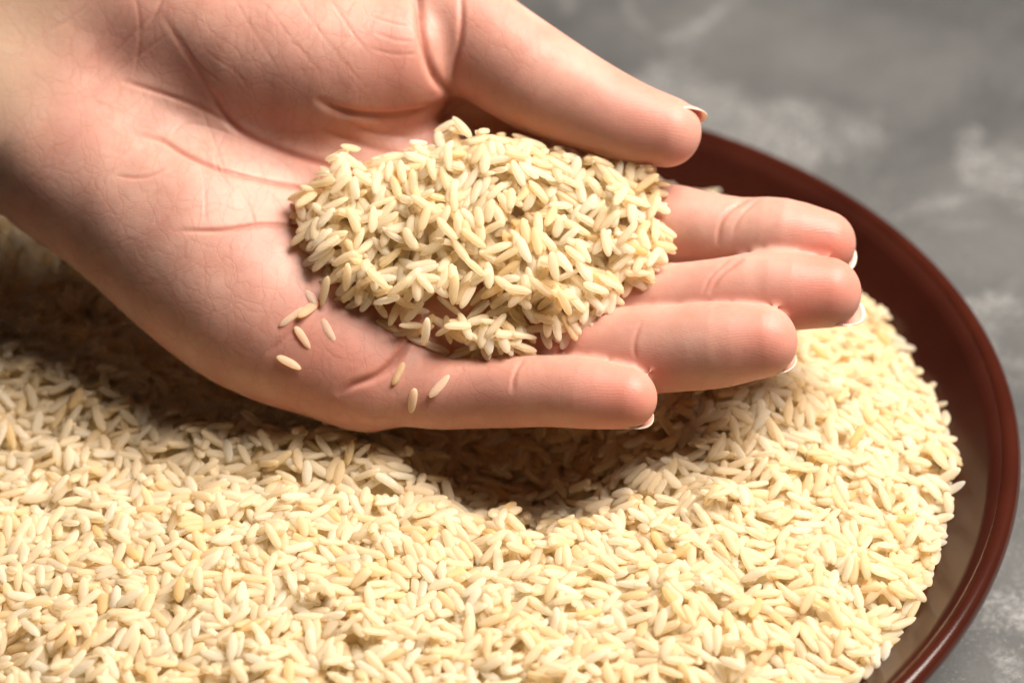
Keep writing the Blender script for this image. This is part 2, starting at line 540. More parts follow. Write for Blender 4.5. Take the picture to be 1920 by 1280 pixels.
d1 = hand_d(Q + NQ * 0.6)
smooth_skin = np.clip((d1 - d0 - 0.30) / 0.2, 0, 1)
Q -= NQ * np.clip(d0, -0.6, 0.6)[:, None]
EDG = np.empty(len(hm2.edges) * 2, np.int32); hm2.edges.foreach_get('vertices', EDG)
EDG = EDG.reshape(-1, 2)
def relax(weight, times):
    """even out the vertices with weight 1 (deep clefts between the fingers)"""
    global Q
    for _ in range(times):
        acc = np.zeros_like(Q); cnt = np.bincount(EDG.ravel(), minlength=nv)[:, None]
        for ax_ in range(3):
            acc[:, ax_] = np.bincount(EDG[:, 0], Q[EDG[:, 1], ax_], nv) + np.bincount(EDG[:, 1], Q[EDG[:, 0], ax_], nv)
        Q = Q + (acc / np.maximum(cnt, 1) - Q) * weight[:, None]
rw = 1 - smooth_skin
for _ in range(4):
    g_ = rw.copy()
    np.maximum.at(g_, EDG[:, 0], rw[EDG[:, 1]] * 0.9); np.maximum.at(g_, EDG[:, 1], rw[EDG[:, 0]] * 0.9)
    rw = g_
relax(rw, 12)

# creases and folds (photo coordinates of each line on the palm side, depth mm, half-width mm)
CREASES = [
    ([(395, 170), (440, 240), (520, 280), (600, 306), (660, 320), (760, 330)], 0.9, 1.1, 1.0),
    ([(300, 20), (345, 95), (390, 165), (420, 215)], 0.18, 0.9, .4),
    ([(225, 150), (330, 185), (400, 215), (440, 240)], 0.45, 0.7, .6),
    ([(240, 250), (300, 262), (350, 290), (420, 320), (490, 337), (560, 352), (660, 370)], 0.7, 0.8, .9),
    ([(330, 433), (400, 432), (440, 428), (490, 420), (560, 421), (640, 430)], 0.55, 0.7, 1.0),
    ([(215, 330), (270, 332), (312, 314)], 0.3, 0.6, .5),
    ([(590, 185), (640, 208), (700, 218), (760, 216), (810, 205), (848, 186)], 1.3, 1.3, .9),
    ([(600, 240), (650, 262), (710, 282), (780, 300)], 0.55, 1.2, .5),
    ([(640, 225), (700, 248), (780, 258)], 0.35, 1.0, .4),
    ([(780, -20), (788, 45), (800, 105), (818, 150), (846, 182)], 1.5, 1.3, 1.0),
    ([(866, -20), (864, 60), (852, 125), (850, 160)], 0.6, 0.9, .7),
    ([(630, 742), (660, 722), (705, 705), (745, 672), (775, 625)], 1.1, 1.1, .9),
    ([(500, 665), (535, 630), (565, 600)], 0.35, 1.0, .5),
    ([(1345, 462), (1352, 420), (1372, 392), (1420, 366)], 0.55, 0.7, .7),
    ([(1372, 440), (1392, 402), (1432, 366)], 0.35, 0.6, .4),
    ([(1330, 552), (1352, 518), (1396, 484)], 0.5, 0.7, .6),
    ([(1318, 552), (1335, 518), (1370, 486)], 0.3, 0.5, .4),
    ([(1205, 600), (1190, 640), (1192, 690)], 0.25, 0.7, .4),
    ([(985, 668), (966, 700), (960, 738)], 0.35, 0.6, .6),
    ([(430, -20), (470, 50), (525, 135)], 0.09, 0.35, .2), ([(480, -20), (540, 65), (605, 140)], 0.09, 0.35, .2),
    ([(545, -20), (600, 60), (690, 170)], 0.09, 0.35, .2), ([(610, -20), (660, 60), (700, 110)], 0.14, 0.4, .25),
    ([(330, 60), (370, 120), (420, 160)], 0.1, 0.45, .3), ([(380, 95), (440, 135), (470, 175)], 0.07, 0.4, .2),
    ([(700, 60), (740, 75), (775, 78)], 0.16, 0.4, .2), ([(690, 90), (740, 102), (785, 100)], 0.16, 0.4, .2),
    ([(690, 30), (740, 45), (775, 50)], 0.16, 0.4, .2),
    ([(250, -20), (262, 40), (258, 105), (250, 150)], 0.14, 0.6, .3), ([(310, -20), (290, 30), (262, 75)], 0.25, 0.6, .3),
    ([(150, 170), (215, 100), (300, 15)], 0.14, 0.5, .15), ([(120, 150), (170, 95), (235, 10)], 0.12, 0.5, .12), ([(185, 165), (240, 120), (320, 60)], 0.12, 0.45, .15), ([(90, 60), (140, 30), (190, -20)], 0.12, 0.6, .1), ([(320, 260), (345, 232), (400, 240), (470, 268)], 0.2, 0.5, .3),
    ([(372, 190), (400, 260), (425, 330)], 0.15, 0.4, .25), ([(430, 235), (405, 300), (440, 360)], 0.15, 0.4, .2),
    ([(450, 355), (470, 390), (480, 430)], 0.15, 0.4, .2), ([(385, 340), (385, 420)], 0.12, 0.4, .15), ([(500, 350), (530, 385), (545, 410)], 0.15, 0.4, .2),
]
def seg_dist(X, Y, pts):
    best = np.full(len(X), 1e9); par = np.zeros(len(X))
    L_ = 0.0; lens = []
    for (x0, y0), (x1, y1) in zip(pts[:-1], pts[1:]):
        lens.append(math.hypot(x1 - x0, y1 - y0))
    tot = sum(lens)
    for ((x0, y0), (x1, y1)), l in zip(zip(pts[:-1], pts[1:]), lens):
        tt = np.clip(((X - x0) * (x1 - x0) + (Y - y0) * (y1 - y0)) / (l * l), 0, 1)
        d = np.hypot(X - x0 - tt * (x1 - x0), Y - y0 - tt * (y1 - y0))
        m_ = d < best
        best[m_] = d[m_]; par[m_] = (L_ + tt[m_] * l) / tot
        L_ += l
    return best, par

def smooth_path(pts, n=8):
    P = np.array([pts[0]] + list(pts) + [pts[-1]], float)
    out = []
    for i in range(1, len(P) - 2):
        for k in range(n):
            s = k / n
            out.append(tuple(0.5 * (2 * P[i] + (P[i + 1] - P[i - 1]) * s + (2 * P[i - 1] - 5 * P[i] + 4 * P[i + 1] - P[i + 2]) * s * s
                       + (3 * P[i] - P[i - 1] - 3 * P[i + 1] + P[i + 2]) * s ** 3)))
    out.append(tuple(P[-1]))
    return out

U_ = 960 + FOC * Q[:, 0] / (REF - Q[:, 2]); V_ = 640 - FOC * Q[:, 1] / (REF - Q[:, 2])
front = np.clip(NQ[:, 2] * 2.2, 0, 1) * (1 - np.clip(rw * 1.2, 0, 1) * (U_ > 950))
disp = np.zeros(nv); crease = np.zeros(nv)
for pts, dep, wid, col in CREASES:
    sp = smooth_path(pts, 5)
    xs = [p[0] for p in sp]; ys = [p[1] for p in sp]
    sel = np.where((U_ > min(xs) - 60) & (U_ < max(xs) + 60) & (V_ > min(ys) - 60) & (V_ < max(ys) + 60))[0]
    if not len(sel): continue
    d, par = seg_dist(U_[sel], V_[sel], sp)
    d *= S
    fade = np.clip(np.minimum(par, 1 - par) / 0.22, 0, 1) ** 0.7
    wid = wid * 0.72
    g = np.exp(-(d / wid) ** 2) * fade
    lips = 0.10 * np.exp(-((d - 2.1 * wid) / (1.3 * wid)) ** 2) * fade
    disp[sel] += front[sel] * 0.8 * dep * (-g + 0.22 * lips)
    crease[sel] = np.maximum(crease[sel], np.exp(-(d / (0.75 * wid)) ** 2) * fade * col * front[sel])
Q += NQ * disp[:, None]
for _ in range(3):        # no stray spikes where two surfaces meet
    av = np.zeros_like(Q); cn_ = np.bincount(EDG.ravel(), minlength=nv)[:, None]
    for ax_ in range(3):
        av[:, ax_] = np.bincount(EDG[:, 0], Q[EDG[:, 1], ax_], nv) + np.bincount(EDG[:, 1], Q[EDG[:, 0], ax_], nv)
    av /= np.maximum(cn_, 1)
    far_ = np.linalg.norm(Q - av, axis=1) > 0.16
    Q[far_] = av[far_]
# slow unevenness of the flesh
ph = rng.uniform(0, 6.28, (8, 1)); kk = rng.normal(0, 0.16, (8, 3))
und = np.sin(Q @ kk.T + ph.T).sum(1)
Q += NQ * (0.05 * und)[:, None]
hm2.vertices.foreach_set('co', (frame_to_world(Q) * MM).astype(np.float32).ravel())
hm2.update()
hm2.polygons.foreach_set('use_smooth', np.ones(len(hm2.polygons), bool))

def blob(u, v, r):
    return np.exp(-(((U_ - u) ** 2 + (V_ - v) ** 2) / r ** 2))
red = 0.75 * blob(1560, 445, 70) + .75 * blob(1560, 545, 80) + .7 * blob(1440, 640, 90) + .7 * blob(1180, 745, 90) + .5 * blob(1260, 240, 90) \
    + 0.6 * blob(740, 170, 110) + .6 * blob(640, 660, 150) + .35 * blob(1000, 730, 200) + 0.3 * blob(1000, 180, 200)
wrist = np.clip((230 - (U_ + 0.45 * V_)) / 160, 0, 1)
colr = np.ones((nv, 4), np.float32)
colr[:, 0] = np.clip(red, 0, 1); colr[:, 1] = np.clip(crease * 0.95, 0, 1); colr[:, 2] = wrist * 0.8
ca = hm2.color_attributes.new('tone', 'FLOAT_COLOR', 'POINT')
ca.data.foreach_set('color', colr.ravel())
# ridge coordinate (mm) and where ridges and the line web show
rc = (U_ * 0.35 + V_ * 0.94) * S + 1.2 * np.sin(U_ * 0.012)
rmask = np.full(nv, 0.22)
for ch, cen in ((INDEX, (1530, 505)), (MIDDLE, (1530, 640)), (RING, (1400, 740)), (PINKY, (1150, 850)), (THUMB, (1215, 330))):
    tip = ch[-1][0]
    pre = ch[-2][0]
    dt = np.linalg.norm(Q - (np.array(tip) * 0.55 + np.array(pre) * 0.45), axis=1)
    m_ = dt < 13.0
    rc[m_] = np.hypot((U_[m_] - cen[0]) * 0.55, V_[m_] - cen[1]) * S
    rmask[m_] = 0.22 + (0.75 if ch is INDEX else 0.22) * np.clip((13.0 - dt[m_]) / 6, 0, 1)
rmask *= front * (1 - wrist)
rcol = np.ones((nv, 4), np.float32)
rcol[:, 0] = rc * 0.01; rcol[:, 1] = rmask; rcol[:, 2] = np.clip(front * (1 - 0.5 * wrist), 0, 1) * np.clip((1150 - U_) / 250, 0.15, 1)
cb = hm2.color_attributes.new('ridge', 'FLOAT_COLOR', 'POINT')
cb.data.foreach_set('color', rcol.ravel())
tag(ho, 'open left hand held palm up over the bowl with a handful of rice', 'hand')

# nails: curved shells on the back of each fingertip, a white free edge past the flesh
def nail(ch, dorsal, length, over, half_deg, spread_r, tipn=2, white=0.7):
    (pa, ra), (pb, rb) = ch[-2], ch[-1]
    pa, pb = np.array(pa), np.array(pb)
    ax = pb - pa; ax /= np.linalg.norm(ax)
    dv = np.array(dorsal, float); dv -= ax * (dv @ ax); dv /= np.linalg.norm(dv)
    sd = np.cross(ax, dv)
    ns, na = 15, 17
    V, F, MI = [], [], []
    R0 = rb * spread_r
    th = 0.38
    s1 = rb + over
    for layer in (0, 1):
        for i in range(ns):
            f = i / (ns - 1)
            s = -length + (i / (ns - 2)) * (s1 - white + length) if i < ns - 1 else s1
            for j in range(na):
                g = -1 + 2 * j / (na - 1)
                a = math.radians(half_deg) * g
                edge = 1 - 0.30 * max(0, f - 0.55) / 0.45 * g * g * 1.0
                ss = -length + (s + length) * edge
                base = 0.15 + 0.0 * f
                drop = 0.020 * max(0.0, ss) ** 2
                rr = R0 - base - layer * th
                p = pb + ax * ss + dv * (rr * math.cos(a) - drop - (rb * 0.02)) + sd * (rr * math.sin(a))
                V.append(frame_to_world(p[None])[0] * MM)
    o1 = ns * na
    def q(i, j, l): return l * o1 + i * na + j
    for i in range(ns - 1):
        for j in range(na - 1):
            F.append((q(i, j, 0), q(i + 1, j, 0), q(i + 1, j + 1, 0), q(i, j + 1, 0))); MI.append(1 if i >= ns - tipn else 0)
            F.append((q(i, j, 1), q(i, j + 1, 1), q(i + 1, j + 1, 1), q(i + 1, j, 1))); MI.append(1 if i >= ns - tipn else 0)
    for i in range(ns - 1):
        F.append((q(i, 0, 0), q(i, 0, 1), q(i + 1, 0, 1), q(i + 1, 0, 0))); MI.append(1 if i >= ns - tipn else 0)
        F.append((q(i, na - 1, 0), q(i + 1, na - 1, 0), q(i + 1, na - 1, 1), q(i, na - 1, 1))); MI.append(1 if i >= ns - tipn else 0)
    for j in range(na - 1):
        F.append((q(0, j, 0), q(0, j + 1, 0), q(0, j + 1, 1), q(0, j, 1))); MI.append(0)
        F.append((q(ns - 1, j, 0), q(ns - 1, j, 1), q(ns - 1, j + 1, 1), q(ns - 1, j + 1, 0))); MI.append(1)
    o = mesh_obj('fingernail', V, F, MAT_NAIL, ho)
    o.data.materials.append(MAT_NAILTIP)
    o.data.polygons.foreach_set('material_index', MI)
    return o

nail(THUMB, (0.35, 1.0, -0.30), 8.0, 0.35, 54, 1.02, 2, 1.3)
nail(INDEX, (0.3, -0.45, -0.8), 7.5, 1.0, 56, 1.03)
nail(MIDDLE, (0.3, -0.75, -0.6), 7.5, 1.2, 58, 1.03)
nail(RING, (0.1, -0.75, -0.65), 7.5, -0.5, 54, 1.02, 0, 0.35)
nail(PINKY, (0.1, -0.78, -0.62), 6.5, -0.5, 54, 1.02, 0, 0.35)

# ------------------------------------------------------------------ rice grains
NR, NS = 8, 8
def grain_proto(k):
    g = np.random.default_rng(100 + k)
    Lh = g.uniform(2.65, 3.35); wh = g.uniform(0.93, 1.14); hh = g.uniform(0.54, 0.65)
    bend = g.uniform(-0.25, 0.25); skew = g.uniform(-0.12, 0.12)
    blunt = g.uniform(2.3, 3.3)
    cut = 0.78 if k % 9 == 8 else 1.0
    V = []
    ts = np.cos(np.linspace(0, math.pi, NR + 2))[1:-1] * 0.985
    V.append((-Lh * cut if False else -Lh, 0, 0))
    for t_ in ts[::-1]:
        tt = t_ * 1.0
        r = (1 - abs(tt) ** blunt) ** (0.64 if tt < 0 else 0.56)
        r *= 1 + skew * tt
        x = Lh * min(tt, cut if cut < 1 else 9)
        if cut < 1 and tt > cut: r = 0.75 * (1 - (tt - cut) * 1.2)
        for j in range(NS):
            a = 2 * math.pi * j / NS
            cy, sz = math.cos(a), math.sin(a)
            V.append((x, r * wh * math.copysign(abs(cy) ** 0.85, cy) + bend * (tt * tt - 0.4), (r ** 0.8) * hh * math.copysign(abs(sz) ** 0.68, sz)))
    V.append((Lh * (cut if cut < 1 else 1.0), bend * 0.6, 0))
    F = []
    for j in range(NS):
        F.append((0, 1 + (j + 1) % NS, 1 + j))
    for i in range(NR - 1):
        b0, b1 = 1 + i * NS, 1 + (i + 1) * NS
        for j in range(NS):
            j2 = (j + 1) % NS
            F.append((b0 + j, b0 + j2, b1 + j2)); F.append((b0 + j, b1 + j2, b1 + j))
    last = 1 + NR * NS; b0 = 1 + (NR - 1) * NS
    for j in range(NS):
        F.append((b0 + j, b0 + (j + 1) % NS, last))
    return np.array(V), np.array(F), (Lh, wh, hh)

PROTO = [grain_proto(k) for k in range(18)]

class Pile:
    """grains dropped one by one on a height map, each settling on what lies below"""
    def __init__(self, x0, y0, nx, ny, h):
        self.x0, self.y0, self.h = x0, y0, h
        self.nx, self.ny = nx, ny
        self.xs = x0 + h * np.arange(nx); self.ys = y0 + h * np.arange(ny)
        self.out = []
        self.cache = {}
    def foot(self, k, yi):
        key = (k, yi)
        if key in self.cache: return self.cache[key]
        Lh, wh, hh = PROTO[k][2]
        a = yi * math.pi / 24
        n = int(4.3 / self.h) + 1
        I, J = np.meshgrid(np.arange(-n, n + 1), np.arange(-n, n + 1), indexing='ij')
        X, Y = I * self.h, J * self.h
        s = X * math.cos(a) + Y * math.sin(a); w_ = -X * math.sin(a) + Y * math.cos(a)
        r = np.clip(1 - np.abs(s / Lh) ** 2.6, 0, 1) ** 0.62
        q = 1 - (w_ / np.maximum(wh * r, 1e-6)) ** 2
        ok_ = (np.abs(s) < Lh) & (q > 0.02)
        hz = hh * r * np.sqrt(np.clip(q, 0, 1))
        I, J, s, hz = I[ok_], J[ok_], s[ok_], hz[ok_]
        b = np.clip(np.round(s / (Lh / 4.5)), -4, 4).astype(int) + 4
        self.cache[key] = (I, J, s, hz, b, Lh)
        return self.cache[key]
    def settle(self, x, y, k, ceil=None, maxtan=0.5):
        """try a few directions and keep the one in which the grain lies lowest"""
        best = None
        for _ in range(4):
            yi = random.randrange(48)
            z = self.drop(x, y, k, yi, ceil, maxtan, False)
            if z is not None and (best is None or z < best[0]): best = (z, yi)
        if best: self.drop(x, y, k, best[1], ceil, maxtan)
    def drop(self, x, y, k, yi, ceil=None, maxtan=0.5, commit=True):
        I, J, s, hz, b, Lh = self.foot(k, yi)
        ci, cj = int(round((x - self.x0) / self.h)), int(round((y - self.y0) / self.h))
        ii, jj = ci + I, cj + J
        if ii.min() < 0 or jj.min() < 0 or ii.max() >= self.nx or jj.max() >= self.ny: return None
        Hc = self.H[ii, jj]
        e = Hc + hz
        eb = np.full(9, -1e9)
        np.maximum.at(eb, b, e)
        sb = (np.arange(9) - 4) * Lh / 4.5
        l, r = eb[:4], eb[5:]
        sl, sr = sb[:4], sb[5:]
        Z0 = (l[:, None] * sr[None] - r[None] * sl[:, None]) / (sr[None] - sl[:, None])
        i, j = np.unravel_index(np.argmax(Z0), Z0.shape)
        z0 = Z0[i, j]; tan = (r[j] - l[i]) / (sr[j] - sl[i])
        if eb[4] > z0:
            z0 = eb[4]
            tmin = np.max((r - z0) / sr); tmax = np.min((l - z0) / sl)
            tan = tmin if random.random() < 0.5 else tmax
        if abs(tan) > maxtan:
            tan = math.copysign(maxtan, tan)
            z0 = np.max(e - s * tan)
        z0 -= 0.5
        if ceil is not None and z0 + 1.2 > ceil[ci, cj]: return None
        if commit:
            self.H[ii, jj] = np.maximum(Hc, z0 + s * tan + hz)
            self.out.append((k, self.x0 + ci * self.h, self.y0 + cj * self.h, z0, yi * math.pi / 24, math.atan(tan)))
        return z0

def grain_matrix(g, roll):
    k, x, y, z, yaw, pit = g
    ca_, sa, cp, sp_ = math.cos(yaw), math.sin(yaw), math.cos(pit), math.sin(pit)
    X = np.array([ca_ * cp, sa * cp, sp_])
    Y = np.array([-sa, ca_, 0.0])
    Z = np.cross(X, Y)
    c_, s_ = math.cos(roll), math.sin(roll)
    Y2 = Y * c_ + Z * s_; Z2 = -Y * s_ + Z * c_
    return np.stack([X, Y2, Z2], 1), np.array([x, y, z])

def ground_at(u, v, z):
    d = FWD + (u - 960.0) / FOC * RIGHT + (640.0 - v) / FOC * UP
    s = (z - CAM[2]) / d[2]
    return CAM + s * d

def inside_dist(U, V, poly):
    n = len(poly); ins = np.zeros(U.shape, bool); best = np.full(U.shape, 1e9)
    for i in range(n):
        (x0, y0), (x1, y1) = poly[i], poly[(i + 1) % n]
        cr = ((y0 > V) != (y1 > V)) & (U < (x1 - x0) * (V - y0) / (y1 - y0 + 1e-9) + x0)
        ins ^= cr
        l2 = (x1 - x0) ** 2 + (y1 - y0) ** 2
        tt = np.clip(((U - x0) * (x1 - x0) + (V - y0) * (y1 - y0)) / l2, 0, 1)
        best = np.minimum(best, np.hypot(U - x0 - tt * (x1 - x0), V - y0 - tt * (y1 - y0)))
    return np.where(ins, best, -best)

def erode(A, n):
    for ax_ in (0, 1):
        B = A.copy()
        for k in range(1, n + 1):
            B = np.minimum(B, np.minimum(np.roll(A, k, ax_), np.roll(A, -k, ax_)))
        A = B
    return A
def soften(A, m, n):
    A = np.where(m, A, 0); Wt = m.astype(float)
    ker = np.exp(-(np.arange(-3 * n, 3 * n + 1) / n) ** 2 / 2)
    for ax_ in (0, 1):
        A = np.apply_along_axis(lambda r_: np.convolve(r_, ker, 'same'), ax_, A)
        Wt = np.apply_along_axis(lambda r_: np.convolve(r_, ker, 'same'), ax_, Wt)
    return A / np.maximum(Wt, 1e-6)

# --- rice in the bowl: target surface
hb = 0.45
nb = int(2 * 134 / hb)
bowl_pile = Pile(-134.0, -134.0, nb, nb, hb)
XX, YY = np.meshgrid(bowl_pile.xs, bowl_pile.ys, indexing='ij')
RR = np.hypot(XX, YY)
T = np.full(XX.shape, 38.5)
def bump(u, v, z, h, ru, rv, ang=0.0):
    """a mound or hollow of height h centred where the photo shows it"""
    global T
    p = ground_at(u, v, z)
    dx, dy = XX - p[0], YY - p[1]
    a = math.radians(ang)
    s_ = dx * math.cos(a) + dy * math.sin(a); t_ = -dx * math.sin(a) + dy * math.cos(a)
    T += h * np.exp(-((s_ / ru) ** 2 + (t_ / rv) ** 2))
bump(500, 1080, 36, 6.0, 70, 40, -10)
bump(640, 880, 38, 3.5, 20, 11, -12)
bump(300, 800, 38, 2.0, 45, 14, -25)
bump(1480, 830, 36, 5.0, 26, 32, 20)
SCOOP = [(130, 672), (300, 775), (450, 815), (600, 850), (730, 915), (860, 1010), (1000, 1055), (1130, 1035), (1205, 940), (1235, 820), (1280, 720), (1200, 560), (900, 450),
         (600, 420), (330, 430), (150, 500), (20, 600)]
SCOOP_XY = [tuple(ground_at(u, v, 37.0)[:2]) for u, v in SCOOP]
bump(60, 700, 44, 6.0, 40, 22, -10)
bump(1400, 770, 40, 6.5, 26, 16, 0)
bump(560, 870, 41, 2.5, 24, 7, -14)
bump(1330, 1130, 34, 3.0, 40, 25, 0)
sd_ = inside_dist(XX, YY, SCOOP_XY)
T -= 15.0 * (1 - np.exp(-np.clip(sd_ + 1.0, 0, None) * 0.85 / 15.0))
SHADE_MOUND_XY = [tuple(ground_at(u, v, 42.0)[:2]) for u, v in [(150, 530), (300, 650), (450, 730), (600, 800), (900, 820), (1120, 815), (1150, 560), (600, 450), (100, 380)]]
T += 9.0 * (1 - np.exp(-np.clip(inside_dist(XX, YY, SHADE_MOUND_XY), 0, None) / 12.0))  # hidden rise added under the hand so the rice beneath stays in shadow
T += 5.0 * np.clip((RR - 106) / 14, 0, 1.5) * np.clip((-XX - 45) / 30, 0, 1) * np.clip((YY - 25) / 30, 0, 1)
T += 0.6 * np.sin(XX * 0.21 + 1.3 * np.sin(YY * 0.13)) * np.sin(YY * 0.24 + 0.7)
T -= 6.6 * np.clip((RR - 75) / 50, 0, 1.4) ** 1.6
base = bowl_inner_z(RR)
bowl_pile.H = np.maximum(base, T - 5.0)
bed0 = bowl_pile.H.copy()
# region worth filling: what the photograph can see, with a margin
PT = np.stack([XX, YY, T], -1).reshape(-1, 3)
uu, vv, _ = to_uv(PT)
vis = ((uu > -160) & (uu < 2080) & (vv > -60) & (vv < 1420)).reshape(XX.shape) & (T > base + 0.4) & (RR < 131)
cand = np.argwhere(vis)
print('bowl cells', len(cand))
n_try = int(len(cand) * hb * hb / 9.0 * 6.0)
pick = cand[rng.integers(0, len(cand), (n_try, 3))]
for c3 in pick:
    defc = T[c3[:, 0], c3[:, 1]] - bowl_pile.H[c3[:, 0], c3[:, 1]]
    m_ = int(np.argmax(defc))
    if defc[m_] < 0.9: continue
    i, j = c3[m_]
    bowl_pile.settle(bowl_pile.xs[i], bowl_pile.ys[j], random.randrange(18))
print('bowl grains', len(bowl_pile.out))

# --- rice in the palm
P0 = at(900, 450, 0)
hp = 0.45
palm = Pile(P0[0] - 62, P0[1] - 55, int(124 / hp), int(110 / hp), hp)
hc = 0.9
gx = np.arange(P0[0] - 62, P0[0] + 64, hc); gy = np.arange(P0[1] - 55, P0[1] + 57, hc)
GX, GY = np.meshgrid(gx, gy, indexing='ij')
pts = np.stack([GX.ravel(), GY.ravel(), np.full(GX.size, 125.0)], 1)
alive = np.ones(len(pts), bool)
for _ in range(45):
    d = hand_d(world_to_frame(pts[alive]), thumb=False)
    sub = pts[alive]; sub[:, 2] -= np.maximum(d * 0.95, 0.02); pts[alive] = sub
    alive &= pts[:, 2] > 20
    if not alive.any(): break
surf = pts[:, 2].reshape(GX.shape)
# underside of the thumb
und_ = np.stack([GX.ravel(), GY.ravel(), np.full(GX.size, 40.0)], 1)
al = np.ones(len(und_), bool)
for _ in range(45):
    d = chain_d(world_to_frame(und_[al]), THUMB, 0.4)
    sub = und_[al]; sub[:, 2] += np.maximum(d * 0.95, 0.02); und_[al] = sub
    al &= und_[:, 2] < 160
thumb_under = und_[:, 2].reshape(GX.shape)
def resample(A):
    fx = (palm.xs - gx[0]) / hc; fy = (palm.ys - gy[0]) / hc
    i = np.clip(fx.astype(int), 0, A.shape[0] - 2); j = np.clip(fy.astype(int), 0, A.shape[1] - 2)
    a = (fx - i)[:, None]; b = (fy - j)[None]
    return (A[np.ix_(i, j)] * (1 - a) * (1 - b) + A[np.ix_(i + 1, j)] * a * (1 - b) + A[np.ix_(i, j + 1)] * (1 - a) * b + A[np.ix_(i + 1, j + 1)] * a * b)
PS = resample(surf); CE = resample(thumb_under)
palm.H = PS.copy()
PX, PY = np.meshgrid(palm.xs, palm.ys, indexing='ij')
pu, pv, _ = to_uv(np.stack([PX, PY, PS], -1).reshape(-1, 3))
pu, pv = pu.reshape(PX.shape), pv.reshape(PX.shape)
# outline of the heap's foot on the skin
FOOT = [(562, 400), (560, 470), (590, 520), (650, 580), (715, 615), (765, 655), (860, 678), (960, 678), (1060, 655), (1110, 605), (1190, 570),
        (1265, 490), (1240, 420), (1240, 370), (1150, 350), (1040, 330), (930, 300), (820, 310), (720, 330), (640, 350)]
ID = inside_dist(pu, pv, FOOT) * S
HEAP = np.where(ID > 0, 3.0 + 3.5 * np.exp(-((pu - 980) / 200) ** 2 - ((pv - 400) / 80) ** 2) + 11.5 * (1 - np.exp(-np.clip(ID, 0, None) / 10.0)), 0)
SOFT = soften(PS, (PS > 45) & (ID > -6), int(9 / hp))
PT_ = np.minimum(np.maximum(PS, SOFT) + HEAP, np.maximum(PS, CE - 2.2))
PS0 = PS.copy()
PS = np.where(ID > -2.0, np.maximum(PS, SOFT - 4.0), PS)      # grains bridge the clefts between the fingers
palm.H = PS.copy()
core = np.where(HEAP > 6.2, np.maximum(PT_ - 6.2, PS), PS)
palm.H = np.maximum(palm.H, core)
core_top = palm.H.copy()
cand = np.argwhere((ID > 0.3) & (PS > 45))
print('palm cells', len(cand))
n_try = int(len(cand) * hp * hp / 9.0 * 24)
pick = cand[rng.integers(0, len(cand), (n_try, 3))]
for c3 in pick:
    defc = PT_[c3[:, 0], c3[:, 1]] - palm.H[c3[:, 0], c3[:, 1]]
    m_ = int(np.argmax(defc))
    if defc[m_] < 0.3: continue
    i, j = c3[m_]
    palm.settle(palm.xs[i], palm.ys[j], random.randrange(18), CE, 0.6)
n_heap = len(palm.out)
# the loose grains beside the heap, lying on the skin: (photo centre, direction in the photo in degrees, label)
LOOSE = [(541, 691, -32, 'single rice grain lying lowest on the palm edge, leftmost of the strays'),
         (568, 638, -58, 'stray rice grain on the palm just above the lowest one, tilted steeply'),
         (617, 620, -62, 'stray rice grain on the palm under the pinky mound, right of the steep one'),
         (693, 587, -85, 'upright stray rice grain hanging at the left foot of the heap'),
         (748, 704, 68, 'leftmost of the stray rice grains lying on the little finger'),
         (803, 690, 42, 'slanted stray rice grain on the little finger nearest to the heap'),
         (827, 727, 55, 'rightmost of the stray rice grains lying on the little finger'),
         (778, 759, 88, 'lowest stray rice grain, upright on the edge of the little finger'),
         (546, 598, 35, 'outermost grain of the small cluster of strays left of the heap'),
         (580, 590, 48, 'middle grain of the small cluster of strays left of the heap'),
         (612, 575, 60, 'pale grain of the small cluster of strays next to the heap'),
         (1062, 657, -4, 'stray rice grain lying along the lower right foot of the heap, on the finger'),
         (975, 652, 4, 'wide stray rice grain lying level at the lower foot of the heap'),
         (905, 655, 20, 'stray rice grain leaning against the lower foot of the heap, above the little finger'),
         (858, 672, 52, 'steep stray rice grain between the heap and the little finger'),
         (1042, 610, -75, 'stray rice grain pointing down toward the ring finger from the heap'),
         (655, 590, 65, 'stray rice grain hanging off the left foot of the heap, pale and tilted'),
         (583, 558, -70, 'topmost grain of the small cluster of strays left of the heap')]
loose_idx = []
for u, v, ang, lab in LOOSE:
    i, j = np.unravel_index(np.argmin((pu - u) ** 2 + (pv - v) ** 2 + np.where(PS < 45, 1e9, 0)), pu.shape)
    p = np.array([palm.xs[i], palm.ys[j], PS[i, j]])
    # direction on the skin that shows at this angle in the photo
    a = math.radians(ang)
    i2, j2 = np.unravel_index(np.argmin((pu - u - 22 * math.cos(a)) ** 2 + (pv - v + 22 * math.sin(a)) ** 2), pu.shape)
    q_ = np.array([palm.xs[i2], palm.ys[j2]])
    yaw = math.atan2(q_[1] - p[1], q_[0] - p[0]) % math.pi
    k = random.choice([0, 1, 2, 3, 4, 5, 6, 7])
    if palm.drop(p[0], p[1], k, int(round(yaw / (math.pi / 24))) % 48, None, 2.5) is not None:
        loose_idx.append((len(palm.out) - 1, lab))
print('palm grains', n_heap, len(loose_idx))

